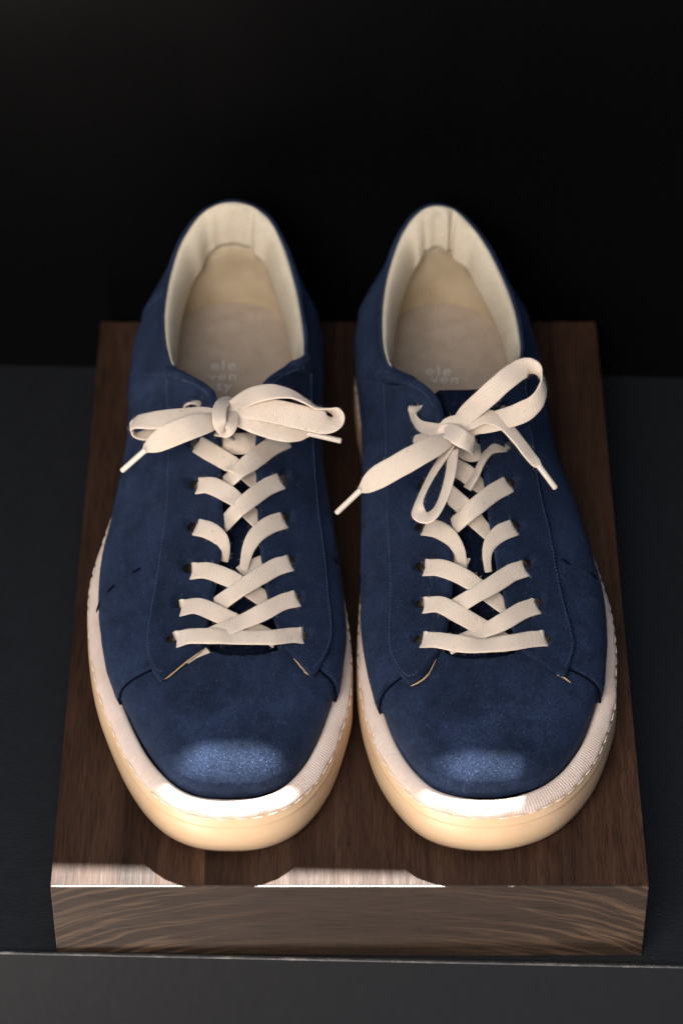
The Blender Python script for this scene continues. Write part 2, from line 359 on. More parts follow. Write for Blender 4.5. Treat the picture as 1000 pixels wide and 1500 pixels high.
def lerp_table(L, n=44):
    ks = sorted(L); out = []
    for i in range(n):
        a = max([q for q in ks if q <= i]); b = min([q for q in ks if q >= i])
        out.append(L[a] if a == b else L[a]+(L[b]-L[a])*(i-a)/(b-a))
    return out
class Shoe:
    def __init__(s, T, label, side, bulge, inset, shift):
        bulge, inset, shift = lerp_table(bulge), lerp_table(inset), lerp_table(shift)
        n0 = loop_normals([t[:2] for t in T])
        T = [(t[0]-n0[i][0]*shift[i], t[1]-n0[i][1]*shift[i], *t[2:]) for i, t in enumerate(T)]
        s.T = T
        O = [U(a[2], a[3], a[4]) for a in T]
        K = [(a[0], a[1], o.x, o.y, o.z, h[0], h[1]+bulge[i], h[2], h[3], inset[i]) for i, (a, o, h) in enumerate(zip(T, O, handles()))]
        s.D = catm(K, NS, True); s.m = len(s.D)
        s.out = s.D[:, :2].copy(); s.n = loop_normals(s.out)
        # smooth normals a little so the inset stays clean
        for _ in range(6): s.n = (np.roll(s.n, 1, 0)+s.n*2+np.roll(s.n, -1, 0))/4
        s.n /= np.linalg.norm(s.n, axis=1)[:, None]
        s.O = s.D[:, 2:5].copy()
        on = loop_normals(s.O[:, :2]); s.on = on
        cx, cy = s.out[:, 0].mean(), s.out[:, 1].mean()
        s.root = empty('sneaker', (cx, cy, 0), label, 'sneaker', 'pair of navy suede sneakers on the wooden plinth')
    def S(s, i, t, off=0.0):
        i = i % s.m; i0 = int(i); fr = i-i0; i1 = (i0+1) % s.m; D = s.D[i0]*(1-fr)+s.D[i1]*fr if fr else s.D[i0]
        n = s.n[i0]*(1-fr)+s.n[i1]*fr; C = D[:2]-n*D[9]; a, b, c, e = D[5:9]
        # opening handle points from the opening toward the welt
        P0 = np.array([C[0], C[1], ZF]); P3 = D[2:5]
        dv = P0[:2]-P3[:2]; L = np.linalg.norm(dv)+1e-9; dirn = dv/L
        wgt = min(1, max(0, (L-.006)/.02)); hd = dirn*wgt+n*(1-wgt); hd /= np.linalg.norm(hd)
        c = min(c, L*.55) if wgt > .3 else c
        P1 = P0+np.array([n[0]*b, n[1]*b, a]); P2 = P3+np.array([hd[0]*c, hd[1]*c, -e])
        u = 1-t
        return u**3*P0+3*u*u*t*P1+3*u*t*t*P2+t**3*P3
    def grid(s, idx, ts):
        return np.array([[s.S(i, t) for t in ts] for i in idx])
    def build_target(s):
        ts = np.linspace(0, 1, 26); idx = list(range(0, s.m, 2))
        G = s.grid(idx, ts); m = len(idx)
        ext = []
        for q, i in enumerate(idx):
            tg = G[q, -1]-G[q, -2]; tg[2] *= .5; tg /= np.linalg.norm(tg)
            ext.append([s.O[i]+tg*.004, s.O[i]+tg*.009])
        G = np.concatenate([G, np.array(ext)], 1); k = G.shape[1]
        vs = [Vector(v) for v in G.reshape(-1, 3)]; fs = []
        for i in range(m):
            key = (idx[i]/NS) % 44
            kk = k if not (16 <= key <= 28.5) else k-2
            for j in range(kk-1):
                a, b = i*k+j, ((i+1) % m)*k+j; fs.append((a, b, b+1, a+1))
        s.bvh = BVHTree.FromPolygons(vs, fs)
    def hit(s, px, py):
        p, n, _, _ = s.bvh.ray_cast(CAM, ray(px, py))
        if p is None:
            p0 = U(px, py, .06); p, n, _, _ = s.bvh.find_nearest(p0)
            p = U(px, py, p.z)
        if n.dot(CAM-p) < 0: n = -n
        return p, n

def wobble(P, amp=.0005, f=38):
    v = Vector(P); return noise.noise(v*f)*amp+noise.noise(v*f*3.1)*amp*.35

def panel_from_range(s, name, i0, i1, t0, t1, off0, mat, thick=.0012, nt=70, curl=(0, 0)):
    """Panel covering loop samples i0..i1 (inclusive) and t0(i)..t1(i); thick sheet with rolled edges."""
    idx = [i0, i0+.12, i0+.35, i0+.7]+list(range(i0+1, i1))+[i1-.7, i1-.35, i1-.12, i1]; ni = len(idx)
    G = np.zeros((ni, nt, 3)); 
    for a, i in enumerate(idx):
        ta, tb = t0(i), t1(i)
        for b in range(nt): G[a, b] = s.S(i, ta+(tb-ta)*b/(nt-1))
    du = np.gradient(G, axis=0); dv = np.gradient(G, axis=1)
    Nn = np.cross(du, dv); Nn /= np.linalg.norm(Nn, axis=2)[..., None]+1e-12
    cen = np.array([s.out[:, 0].mean(), s.out[:, 1].mean(), .02])
    if np.sum(Nn*(G-cen)) < 0: Nn = -Nn
    top = G.copy(); bot = G.copy()
    for a in range(ni):
        for b in range(nt):
            e0 = min(a, ni-1-a)
            r = 1.0
            if e0 < 3: r = (0, .62, .9)[e0]
            w_ = wobble(G[a, b])
            tt = t0(idx[a])+(t1(idx[a])-t0(idx[a]))*b/(nt-1); off = off0*(.3+.7*min(1, tt/.22)) if off0 > 0 else off0
            top[a, b] = G[a, b]+Nn[a, b]*(off+thick*r-thick+w_); bot[a, b] = G[a, b]+Nn[a, b]*(off-thick+w_-.0002)
    V = list(top.reshape(-1, 3))+list(bot.reshape(-1, 3)); nb = ni*nt; fs = []
    for a in range(ni-1):
        for b in range(nt-1):
            q = a*nt+b; fs.append((q, q+nt, q+nt+1, q+1)); fs.append((nb+q, nb+q+1, nb+q+nt+1, nb+q+nt))
    for a in range(ni-1):
        for b in (0, nt-1):
            q = a*nt+b; fs.append((q, q+nt, nb+q+nt, nb+q))
    for b in range(nt-1):
        for a in (0, ni-1):
            q = a*nt+b; fs.append((q, q+1, nb+q+1, nb+q))
    return mesh_obj(name, V, fs, mat, s.root)

def densify(poly, step=3.0, closed=True):
    P = catm(poly, 8, closed); out = [P[0]]
    for p in P[1:]:
        if np.linalg.norm(p-out[-1]) >= step: out.append(p)
    if closed and np.linalg.norm(out[0]-out[-1]) < step*.6: out.pop()
    return np.array(out)

def inside(p, poly):
    x, y = p; c = False; n = len(poly); j = n-1
    for i in range(n):
        if (poly[i][1] > y) != (poly[j][1] > y) and x < (poly[j][0]-poly[i][0])*(y-poly[i][1])/(poly[j][1]-poly[i][1])+poly[i][0]: c = not c
        j = i
    return c

def px_panel(s, name, outline, holes, off, thick, mat, step=3.2, rnd=2.6, parent=None, edge_in=None, lift=None):
    """Sheet laid over the shoe surface. outline and holes are drawn in the calibrated view and dropped on the surface."""
    B = densify(outline, step); rings = [B]
    for (hx, hy, rx, ry, an) in holes:
        c_, s_ = math.cos(an), math.sin(an)
        rings.append(np.array([(hx+rx*math.cos(q)*c_-ry*math.sin(q)*s_, hy+rx*math.cos(q)*s_+ry*math.sin(q)*c_) for q in np.linspace(0, 2*math.pi, 15)[:-1]]))
    pts, edges = [], []
    for R in rings:
        b0 = len(pts); pts += [Vector(p) for p in R]; edges += [(b0+i, b0+(i+1) % len(R)) for i in range(len(R))]
    nbd = len(pts); allb = np.array([tuple(p) for p in pts])
    def ring_off(P, d):   # extra rows of points hugging the outline make the rolled edge
        return P+loop_normals(P)*(-d)
    for d in (.8, 1.8, 3.2):
        for p in ring_off(B, d):
            if inside(p, B) and np.min(np.hypot(*(allb-p).T)) > d*.8: pts.append(Vector(p))
    x0, y0 = B.min(0); x1, y1 = B.max(0); r = 0; y = y0
    while y < y1:
        x = x0+(step*.5 if r % 2 else 0)
        while x < x1:
            p = (x, y)
            if np.min(np.hypot(*(allb-np.array(p)).T)) > 4.0 and inside(p, B) and not any(inside(p, R) for R in rings[1:]): pts.append(Vector(p))
            x += step
        y += step*.87; r += 1
    vv, ee, ff, ov, oe, of = delaunay_2d_cdt(pts, edges, [], 0, 1e-4)
    V2 = np.array([tuple(v) for v in vv]); tris = []
    for f in ff:
        c = V2[list(f)].mean(0)
        if inside(c, B) and not any(inside(c, R) for R in rings[1:]): tris.append(tuple(f))
    n = len(V2); top, bot = [], []
    for q in V2:
        p, nn = s.hit(*q); d = np.min(np.hypot(*(allb-q).T))
        k = min(d/rnd, 1); r_ = math.sqrt(max(0, 1-(1-k)**2)); w_ = wobble(p)
        lf = lift(q) if lift else 0
        top.append(p+nn*(off-thick*.75*(1-r_)+w_+lf)); bot.append(p+nn*(off-thick+w_+lf))
    V = top+bot; cnt = {}
    fs = []
    for f in tris:
        fs.append(f); fs.append(tuple(n+q for q in reversed(f)))
        for a, b in zip(f, f[1:]+f[:1]): cnt.setdefault((min(a, b), max(a, b)), []).append((a, b))
    for k, l in cnt.items():
        if len(l) == 1: a, b = l[0]; fs.append((b, a, n+a, n+b))
    return mesh_obj(name, V, fs, mat, parent or s.root)

def stitches(s, path, off, mat, length=.0011, gap=.0007, wid=.00022, name='stitching', stuff=True, parent=None, inset=0):
    P = catm(path, 10); pts = [s.hit(*p) for p in P]
    # resample by 3d length
    L = [0]
    for a, b in zip(pts[:-1], pts[1:]): L.append(L[-1]+(b[0]-a[0]).length)
    def at(d):
        i = int(np.searchsorted(L, d))-1; i = max(0, min(i, len(pts)-2)); t = (d-L[i])/(L[i+1]-L[i]+1e-9)
        return pts[i][0].lerp(pts[i+1][0], t), pts[i][1].lerp(pts[i+1][1], t).normalized()
    vs, fs = [], []; d = 0
    while d+length < L[-1]:
        a, n1 = at(d); b, n2 = at(d+length); t = (b-a).normalized(); w_ = t.cross(n1).normalized()*wid
        base = len(vs)
        for f_, r_ in ((0, .15), (.3, 1), (.7, 1), (1, .15)):
            c = a.lerp(b, f_)+n1*(off+wobble(a)); 
            for q in range(6):
                an = q/6*2*math.pi; vs.append(c+w_*math.cos(an)*r_+n1*math.sin(an)*wid*.9*r_)
        for j in range(3):
            for q in range(6):
                x = base+j*6+q; y = base+j*6+(q+1) % 6; fs.append((x, y, y+6, x+6))
        d += length+gap
    o = mesh_obj(name, vs, fs, mat, parent or s.root)
    if stuff: o['kind'] = 'stuff'
    return o

def ribbon(P, Nn, width, thick, cup, nsec=16, fold=None):
    """Swept flat braid. P, Nn: arrays; width, cup per point. Returns verts, faces, uvs."""
    P = np.array(P); T = np.gradient(P, axis=0); T /= np.linalg.norm(T, axis=1)[:, None]+1e-12
    vs, fs, uv = [], [], []; L = 0; m = len(P)
    for i in range(m):
        if i: L += np.linalg.norm(P[i]-P[i-1])
        n = np.array(Nn[i]); W = np.cross(T[i], n); W /= np.linalg.norm(W)+1e-12; n = np.cross(W, T[i])
        for q in range(nsec):
            an = 2*math.pi*q/nsec; cx, sy = math.cos(an), math.sin(an)
            x = math.copysign(abs(cx)**.55, cx)*width[i]*.5; y = math.copysign(abs(sy)**.7, sy)*thick*.5
            y += cup[i]*((2*x/width[i])**2-.4) if width[i] > 1e-5 else 0
            vs.append(P[i]+W*x+n*y); uv.append((L, .5+.5*x/(width[i]*.5+1e-9)))
    for i in range(m-1):
        for q in range(nsec):
            a = i*nsec+q; b = i*nsec+(q+1) % nsec; fs.append((a, b, b+nsec, a+nsec))
    fs.append(tuple(reversed(range(nsec)))); fs.append(tuple((m-1)*nsec+q for q in range(nsec)))
    return vs, fs, uv

LW = .0079; LT = .0012
def join(parts):
    V, Fc, Uv = [], [], []
    for v, f, u in parts:
        b = len(V); V += list(v); Fc += [tuple(b+q for q in g) for g in f]; Uv += list(u)
    return V, Fc, Uv
def dip(pts):
    a, b = pts[1], pts[2]; dx, dy = a[0]-b[0], a[1]-b[1]; L = math.hypot(dx, dy); dx /= L; dy /= L
    e = lambda d, off, w_, cup: (a[0]+dx*d, a[1]+dy*d, off, w_, a[4], cup*.55)
    return [e(2.0, -.0030, .86, .0014), e(2.6, .0004, .90, .0014), e(2.0, .0026, .96, .0013), e(-1.5, .0044, 1.0, .0010)]+list(pts[2:])
def strand(s, pts, lw=LW, n=10):
    """pts: (px, py, off, widthscale, roll deg, cup); lies over the surface at that offset toward the viewer."""
    K = []
    pts = [tuple(p)+(1, 0, 0)[len(p)-3:] if len(p) < 6 else tuple(p) for p in pts]
    if pts[0][2] < 0 and pts[1][2] > .003: pts = dip(pts)
    if pts[-1][2] < 0 and pts[-2][2] > .003 and pts[-1][3] < .95: pts = dip(pts[::-1])[::-1]
    for p in pts:
        q, nn = s.hit(p[0], p[1]); tc = (CAM-q).normalized()
        pos = q+tc*(p[2]*1.15+(.0009 if p[2] > .001 else 0))
        K.append((*pos, *nn, p[3], p[4], p[5], *q))
    return _rib(K, lw, n)
def strand_h(pts, lw=LW, n=12):
    """pts: (px, py, height, widthscale, roll deg, cup): free strands of the bow, by height above the plinth."""
    K = []
    for p in pts:
        p = tuple(p)+(1, 0, 0)[len(p)-3:] if len(p) < 6 else p
        q = U(p[0], p[1], p[2]); K.append((*q, *((CAM-q).normalized()*.7+Vector((0, 0, 1))*.5), p[3], p[4], p[5]))
    return _rib(K, lw, n)
def _rib(K, lw, n):
    D = catm(K, n); P = D[:, :3]; T = np.gradient(P, axis=0); NN = []
    for i in range(len(D)):
        t = Vector(T[i]).normalized(); nn = Vector(D[i, 3:6]).normalized(); nn = (nn-t*nn.dot(t)).normalized()
        NN.append(np.array(Matrix.Rotation(math.radians(D[i, 7]), 3, t) @ nn))
    if D.shape[1] > 9:     # strands on the shoe: width direction from the flat run, so the ends can plunge
        S = D[:, 9:12]; TS = np.gradient(S, axis=0); last = None; WW = []
        for i in range(len(D)):
            t = Vector(TS[i]); nn = Vector(D[i, 3:6]).normalized(); W = t.cross(nn)
            WW.append(W.normalized() if t.length > 1.5e-5 else None)
        ok = [i for i, x in enumerate(WW) if x is not None]
        for i in range(len(D)):
            if WW[i] is None: WW[i] = WW[min(ok, key=lambda q: abs(q-i))]
        # the dip may fold back: keep the direction of the flat run near both ends
        e = n*3+2
        if D[0, 8] > .0005:
            for i in range(e): WW[i] = WW[min(e+2, len(WW)-1)]
        if D[-1, 8] > .0005:
            for i in range(1, e+1): WW[-i] = WW[max(len(WW)-e-3, 0)]
        for i in range(len(D)):
            t = Vector(T[i]).normalized(); W = WW[i]; W = (W-t*W.dot(t)).normalized(); nn = W.cross(t)
            NN[i] = np.array(Matrix.Rotation(math.radians(D[i, 7]), 3, t) @ nn)
    jit = np.array([noise.noise(Vector(p)*170)*.035 for p in P])
    return ribbon(P, NN, lw*(D[:, 6]+jit), LT, D[:, 8])
def aglet(p0, p1, r=.00125):
    p0, p1 = Vector(p0), Vector(p1); t = (p1-p0).normalized(); a = t.orthogonal().normalized(); b = t.cross(a)
    vs, fs = [], []; prof = [(0, .75), (.02, 1.1), (.06, 1.05), (.5, 1), (.94, 1), (.985, .9), (1, .6), (1, 0.01)]
    for f_, k in prof:
        for q in range(16):
            an = q/16*2*math.pi; vs.append(p0.lerp(p1, f_)+(a*math.cos(an)+b*math.sin(an))*r*k)
    for j in range(len(prof)-1):
        for q in range(16):
            x = j*16+q; y = j*16+(q+1) % 16; fs.append((x, y, y+16, x+16))
    return vs, fs

def build(s, F_left, F_right, holesL, holesR, tongue, cfg):
    s.build_target(); R = s.root; m = s.m
    k = lambda q: int(q*NS)
    # outsole and welt
    prof = [(-.011, .0004), (-.0050, .0004), (-.0022, .0012), (-.0008, .0038), (0, .0080), (.0001, .0130), (-.0003, .0172),
            (-.0005, .0182), (-.0001, .0188), (-.0004, .0195), (-.0010, .0218), (-.0015, .0236), (-.0040, .0244), (-.0090, .0240)]
    PO = np.array(s.out); 
    sweep_loop('outsole', PO, s.n, prof, M_gum, R, cap=True)
    per = np.concatenate([[0], np.cumsum(np.linalg.norm(np.roll(PO, -1, 0)-PO, axis=1))]); tot = per[-1]
    nr = int(tot/.00033); q = np.arange(nr)*tot/nr
    ext = np.concatenate([PO, PO[:1]]); en = np.concatenate([s.n, s.n[:1]])
    PW = np.stack([np.interp(q, per, ext[:, c]) for c in (0, 1)], 1); NW = np.stack([np.interp(q, per, en[:, c]) for c in (0, 1)], 1)
    wp = [(-.0022, .0230), (-.0012, .0232), (-.0009, .0238), (-.0013, .0245), (-.0025, .0257), (-.0042, .0267), (-.0060, .0273), (-.0074, .0272), (-.0083, .0264), (-.0085, .0245)]
    def ribs(i, j):
        fr = (i % 4)/4; d = .00012*math.cos(fr*2*math.pi)*(1 if 2 <= j <= 7 else .2)
        sc = .00035*noise.noise(Vector((i*.02, j*.1, cfg['seed'])))+(.00035*math.sin(i*.105)**3 if j in (0, 1, 2) else 0)
        return (d*.7+sc, d*.8)
    sweep_loop('welt', PW, NW, wp, M_welt, R, ribs)
    # nylon stitches along the lower edge of the welt
    vs, fs = [], []; d = 0.0; pitch = .0066
    while d < tot-pitch:
        base = len(vs); 
        for f_, r_ in ((0, .3), (.12, 1), (.5, 1.1), (.88, 1), (1, .3)):
            dd = d+f_*pitch*.78; c = np.array([np.interp(dd, q, PW[:, 0]), np.interp(dd, q, PW[:, 1])]); nn = np.array([np.interp(dd, q, NW[:, 0]), np.interp(dd, q, NW[:, 1])])
            dip = -.0004 if f_ in (0, 1) else 0
            cc = c+nn*(-.0007+dip)
            for a in range(6):
                an = a/6*2*math.pi; vs.append((cc[0]+nn[0]*math.cos(an)*.00026*r_, cc[1]+nn[1]*math.cos(an)*.00026*r_, .0231+math.sin(an)*.00026*r_))
        for j in range(4):
            for a in range(6):
                x = base+j*6+a; y = base+j*6+(a+1) % 6; fs.append((x, y, y+6, x+6))
        d += pitch
    o = mesh_obj('welt_stitching', vs, fs, M_nylon, R); o['kind'] = 'stuff'
    # vamp (front piece) lies a touch lower than the side pieces
    panel_from_range(s, 'vamp', k(40)-10-m, k(4)+10, lambda i: 0, lambda i: 1, -.0011, M_suede)
    tin = lambda q0, q1: (lambda i: 1.0)
    def t_end_left(i):
        q = (i/NS); 
        if q <= 11.5: return .68
        if q < 15: return .68+.32*(q-11.5)/3.5
        return 1.0
    def t_end_right(i):
        q = i/NS
        if q >= 32.5: return .68
        if q > 29: return 1.0-.32*(q-29)/3.5
        return 1.0
    panel_from_range(s, 'quarter', k(4), k(22), lambda i: 0, t_end_left, .0014, M_suede, .0022)
    panel_from_range(s, 'quarter', k(22), k(40), lambda i: 0, t_end_right, .0014, M_suede, .0022)
    panel_from_range(s, 'heel_counter', int(18.7*NS), int(25.3*NS), lambda i: 0, lambda i: .93, .0024, M_suede, .0011)
    # lacing facings with punched holes
    fl = px_panel(s, 'facing', F_left, holesL, .0037, .0024, M_facing)
    fr = px_panel(s, 'facing', F_right, holesR, .0037, .0024, M_facing)
    for st in cfg['stitch']: stitches(s, st, .0038, M_thread)
    for kk, sg in ((4, -1), (40, 1)):        # dark strips along the side pieces' cut edges, standing in for the shadow gap
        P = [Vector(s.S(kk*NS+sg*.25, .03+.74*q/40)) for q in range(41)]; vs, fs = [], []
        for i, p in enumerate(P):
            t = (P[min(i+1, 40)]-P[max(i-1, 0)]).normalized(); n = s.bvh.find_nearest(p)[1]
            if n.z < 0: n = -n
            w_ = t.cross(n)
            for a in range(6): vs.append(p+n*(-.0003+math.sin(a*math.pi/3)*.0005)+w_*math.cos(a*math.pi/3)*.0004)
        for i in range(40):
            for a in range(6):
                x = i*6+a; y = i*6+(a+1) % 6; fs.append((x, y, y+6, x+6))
        mesh_obj('seam_shade_edge', vs, fs, M_thread_seamshade, R)
    for r_ in cfg['raw']:
        P = catm(r_, 8); K = [s.hit(*p) for p in P]; vs, fs = [], []
        for i, (p, n) in enumerate(K):
            t = (K[min(i+1, len(K)-1)][0]-K[max(i-1, 0)][0]).normalized(); w_ = t.cross(n)
            j = .0003*noise.noise(p*900)
            for a in range(6):
                an = a/6*2*math.pi; tp = math.sin(math.pi*min(1, max(.02, i/(len(K)-1))))**.4
                vs.append(p+n*(.0013+j+math.sin(an)*.0004*tp)+w_*(math.cos(an)*(.00026+abs(j)*.9)*tp+j*.6))
        for i in range(len(K)-1):
            for a in range(6):
                x = i*6+a; y = i*6+(a+1) % 6; fs.append((x, y, y+6, x+6))
        mesh_obj('raw_edge', vs, fs, M_raw, R, label='frayed tan raw edge under the tip of the lacing panel')
    for i, st in enumerate(cfg['marks']):
        stitches(s, st, .0022, M_thread_seamshade, length=.0050, gap=.004, wid=.00048, name='side_stitch', stuff=False)
    # tongue
    rows = tongue; nx = 24; vs, fs = [], []
    D = catm(rows, 10)   # (py, xl, xr, h)
    for (py, xl, xr, h) in D:
        ex = 16
        for a in range(nx+1):
            f_ = a/nx; x = xl-ex+(xr-xl+2*ex)*f_; hh = h-.0025+.0040*math.sin(math.pi*f_)-.0025*abs(2*f_-1)**3
            p = U(x, py, hh); p.z += noise.noise(p*60)*.0006; vs.append(p)
    nv = len(vs)
    vs += [v-Vector((0, -.0008, .0035)) for v in vs]
    for i in range(len(D)-1):
        for a in range(nx):
            x = i*(nx+1)+a; fs.append((x, x+1, x+nx+2, x+nx+1)); fs.append((nv+x, nv+x+nx+1, nv+x+nx+2, nv+x+1))
    L_ = len(D)-1
    for a in range(nx):
        for r0 in (0, L_):
            x = r0*(nx+1)+a; fs.append((x, x+1, nv+x+1, nv+x))
    mesh_obj('tongue', vs, fs, M_tongue, R)
    # padded lining inside the collar
    i0, i1 = k(15.2), k(28.8); idx = list(range(i0, i1+1)); ni = len(idx)
    vs, fs = [], []
    IN = np.array([s.out[i]-s.n[i]*.0105 for i in range(m)])
    steps = [(-.0004, -.0012), (.0002, -.0002), (.0014, .0003), (.0030, -.0003), (.0046, -.0020), (.0058, -.0048), (.0062, -.0085)]
    hc = k(22); fl_ = []
    for a, i in enumerate(idx):
        o = s.O[i]; inn = -s.on[i]; nh = (i-hc)/(NS*6); heel = math.exp(-nh*nh); 
        seam = math.exp(-((i-hc)/5.0)**2)
        row = []
        ed = min(1, (min(a, ni-1-a))/(NS*2.0)); pad = (.62+.62*heel)*(.35+.65*ed)
        for (x, z) in steps:
            dz = z*(1+1.3*heel)
            w_ = sum(A_*math.exp(-((i-hc-o_)/w2)**2) for o_, w2, A_ in cfg['creases'])*min(1, max(0, (x-.0006)/.003))
            xx = x*pad - (.0016*seam if x > .003 else 0)+w_
            row.append(np.array([o[0]+inn[0]*xx, o[1]+inn[1]*xx, o[2]+dz]))
        last = row[-1]; tgt = np.array([*IN[i], .0335])
        low = last*.25+tgt*.75; low[2] = .0335+(last[2]-.0335)*.62*(.5+.5*heel)+.004
        und = last.copy(); und[:2] -= inn*.003*heel; und[2] = last[2]*.6+low[2]*.4
        chain = catm([last, und, low, (tgt*.9+low*.1), tgt+np.array([0, 0, -.001])], 6)
        row = list(catm(row, 4)[:-1])+list(chain); npad = len(steps)*4-4+7; nr_ = len(row); vs += row
    for a in range(ni-1):
        for b in range(nr_-1):
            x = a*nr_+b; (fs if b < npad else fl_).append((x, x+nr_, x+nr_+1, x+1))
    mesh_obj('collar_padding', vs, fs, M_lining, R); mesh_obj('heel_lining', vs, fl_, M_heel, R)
    # insole
    ring = [s.out[i]-s.n[i]*.0095 for i in range(0, m, 4)]; c = np.mean(ring, axis=0); vs, fs = [], []
    nr_ = 14
    for g in range(nr_+1):
        f_ = g/nr_
        for p in ring:
            q = c+(p-c)*max(f_, .01); q[1] = max(q[1], .075); vs.append((q[0], q[1], .0335+.0012*f_**6*1.5-.0008))
    for g in range(nr_):
        for i in range(len(ring)): a = g*len(ring)+i; b = g*len(ring)+(i+1) % len(ring); fs.append((a, b, b+len(ring), a+len(ring)))
    fs.append(tuple(range(len(ring))))
    ins = mesh_obj('insole', vs, fs, M_insole, R)
    # woven-in lettering
    for (txt, px, py, wpx) in cfg['text']:
        cu = bpy.data.curves.new('lettering', 'FONT'); cu.body = txt; cu.align_x = 'CENTER'; cu.align_y = 'CENTER'; cu.size = .0125; cu.space_character = 1.18; cu.extrude = .00015; cu.offset = .0001
        to = bpy.data.objects.new('tmp', cu); scene.collection.objects.link(to)
        bpy.context.view_layer.update(); dg = bpy.context.evaluated_depsgraph_get()
        me = bpy.data.meshes.new_from_object(to.evaluated_get(dg)); bpy.data.objects.remove(to)
        xs = [v.co.x for v in me.vertices]; sc = (wpx*1.39/F)/(max(xs)-min(xs)) if max(xs) > min(xs) else 1
        sc = min(sc, 1.2)
        p = U(px, py, .0345)
        me.transform(Matrix.Translation(p-R.location+Vector((0, 0, -.0012))) @ Matrix.Rotation(cfg['yaw'], 4, 'Z') @ Matrix.Diagonal((sc, sc*1.05, 1, 1)))
        me.materials.clear(); me.materials.append(M_print)
        o = bpy.data.objects.new('lettering', me); scene.collection.objects.link(o); o.parent = ins; o['label'] = 'pale printed letters reading '+txt
    # raised nap fibres of the suede
    src = [o for o in R.children if o.name.split('.')[0] in ('vamp', 'quarter', 'facing', 'heel_counter')]
    rg_ = np.random.default_rng(int(cfg['seed']*10)); VV, MI = [], []
    for o in src:
        me = o.data; nvv = len(me.vertices); co = np.empty(nvv*3); me.vertices.foreach_get('co', co); co = co.reshape(-1, 3)
        me.calc_loop_triangles(); tr = np.empty(len(me.loop_triangles)*3, dtype=np.int32); me.loop_triangles.foreach_get('vertices', tr); tr = tr.reshape(-1, 3)
        tr = tr[(tr < nvv//2).all(1)]
        A_, B_, C_ = co[tr[:, 0]], co[tr[:, 1]], co[tr[:, 2]]; nn = np.cross(B_-A_, C_-A_); ar = np.linalg.norm(nn, axis=1)*.5
        nf = int(ar.sum()*NAP); pick = rg_.choice(len(tr), nf, p=ar/ar.sum())
        u, v = rg_.random(nf), rg_.random(nf); fl = u+v > 1; u[fl] = 1-u[fl]; v[fl] = 1-v[fl]
        P = A_[pick]+(B_-A_)[pick]*u[:, None]+(C_-A_)[pick]*v[:, None]
        N_ = nn[pick]/(np.linalg.norm(nn[pick], axis=1)[:, None]+1e-15)
        cen = np.array([0, 0, .015]); sg = np.sign(np.sum(N_*(P-cen), 1)); sg[sg == 0] = 1
        N_ *= sg[:, None]
        d = rg_.normal(size=(nf, 3)); d -= N_*np.sum(d*N_, 1)[:, None]; d /= np.linalg.norm(d, axis=1)[:, None]
        L_ = rg_.uniform(.0004, .0011, nf)[:, None]; up = rg_.uniform(.15, .7, nf)[:, None]
        W_ = np.cross(d, N_)*rg_.uniform(.00004, .00009, nf)[:, None]
        VV.append(np.stack([P-W_, P+W_, P+(d+N_*up)*L_], 1).reshape(-1, 3))
    VV = np.concatenate(VV); me = bpy.data.meshes.new('suede_nap'); me.from_pydata(VV.tolist(), [], np.arange(len(VV)).reshape(-1, 3).tolist())
    me.materials.append(M_nap); o = bpy.data.objects.new('suede_nap', me); scene.collection.objects.link(o); o.parent = R; o['kind'] = 'stuff'
    # laces
    V, Fc, Uv = join([strand(s, p) for p in cfg['strands']]+[strand_h(p) for p in cfg['inner']])
    sl = mesh_obj('shoelace', V, Fc, M_lace, R, uvs=Uv)
    fz = [(V, Fc)]
    for nm, p, lw in cfg['bow']:
        v, f, u = strand_h(p, lw); mesh_obj(nm, v, f, M_lace, sl, uvs=u); fz.append((v, f))
    fv, rr = [], random.Random(3)
    for v, f in fz:
        for q in f:
            if len(q) != 4: continue
            a_, b_, c_ = [Vector(v[t]) for t in q[:3]]; nn_ = (b_-a_).cross(c_-a_); ar_ = nn_.length
            if rr.random() < ar_*4.5e5:
                o_ = a_.lerp(c_, rr.random()); nn_.normalize(); t_ = Vector([rr.gauss(0, 1) for _ in range(3)]).normalized()
                d1 = (-nn_*.9+t_*.7).normalized(); 
                if cfg.get('flip'): d1 = (nn_*.9+t_*.7).normalized()
                L1 = rr.uniform(.0006, .0019); w1 = d1.cross(t_).normalized()*.000018; bend = Vector([rr.gauss(0, 1) for _ in range(3)])*L1*.25
                m_ = o_+d1*L1*.5+bend
                fv += [o_-w1, o_+w1, m_+w1, m_-w1, m_-w1, m_+w1, o_+d1*L1+w1*.3, o_+d1*L1-w1*.3]
    fo = mesh_obj('lace_fuzz', fv, [tuple(range(i, i+4)) for i in range(0, len(fv), 4)], M_fuzz, sl, smooth=False); fo['kind'] = 'stuff'
    for (x0, y0, h0, x1, y1, h1) in cfg['aglets']:
        v, f = aglet(U(x0, y0, h0), U(x1, y1, h1)); mesh_obj('aglet', v, f, M_aglet, sl)

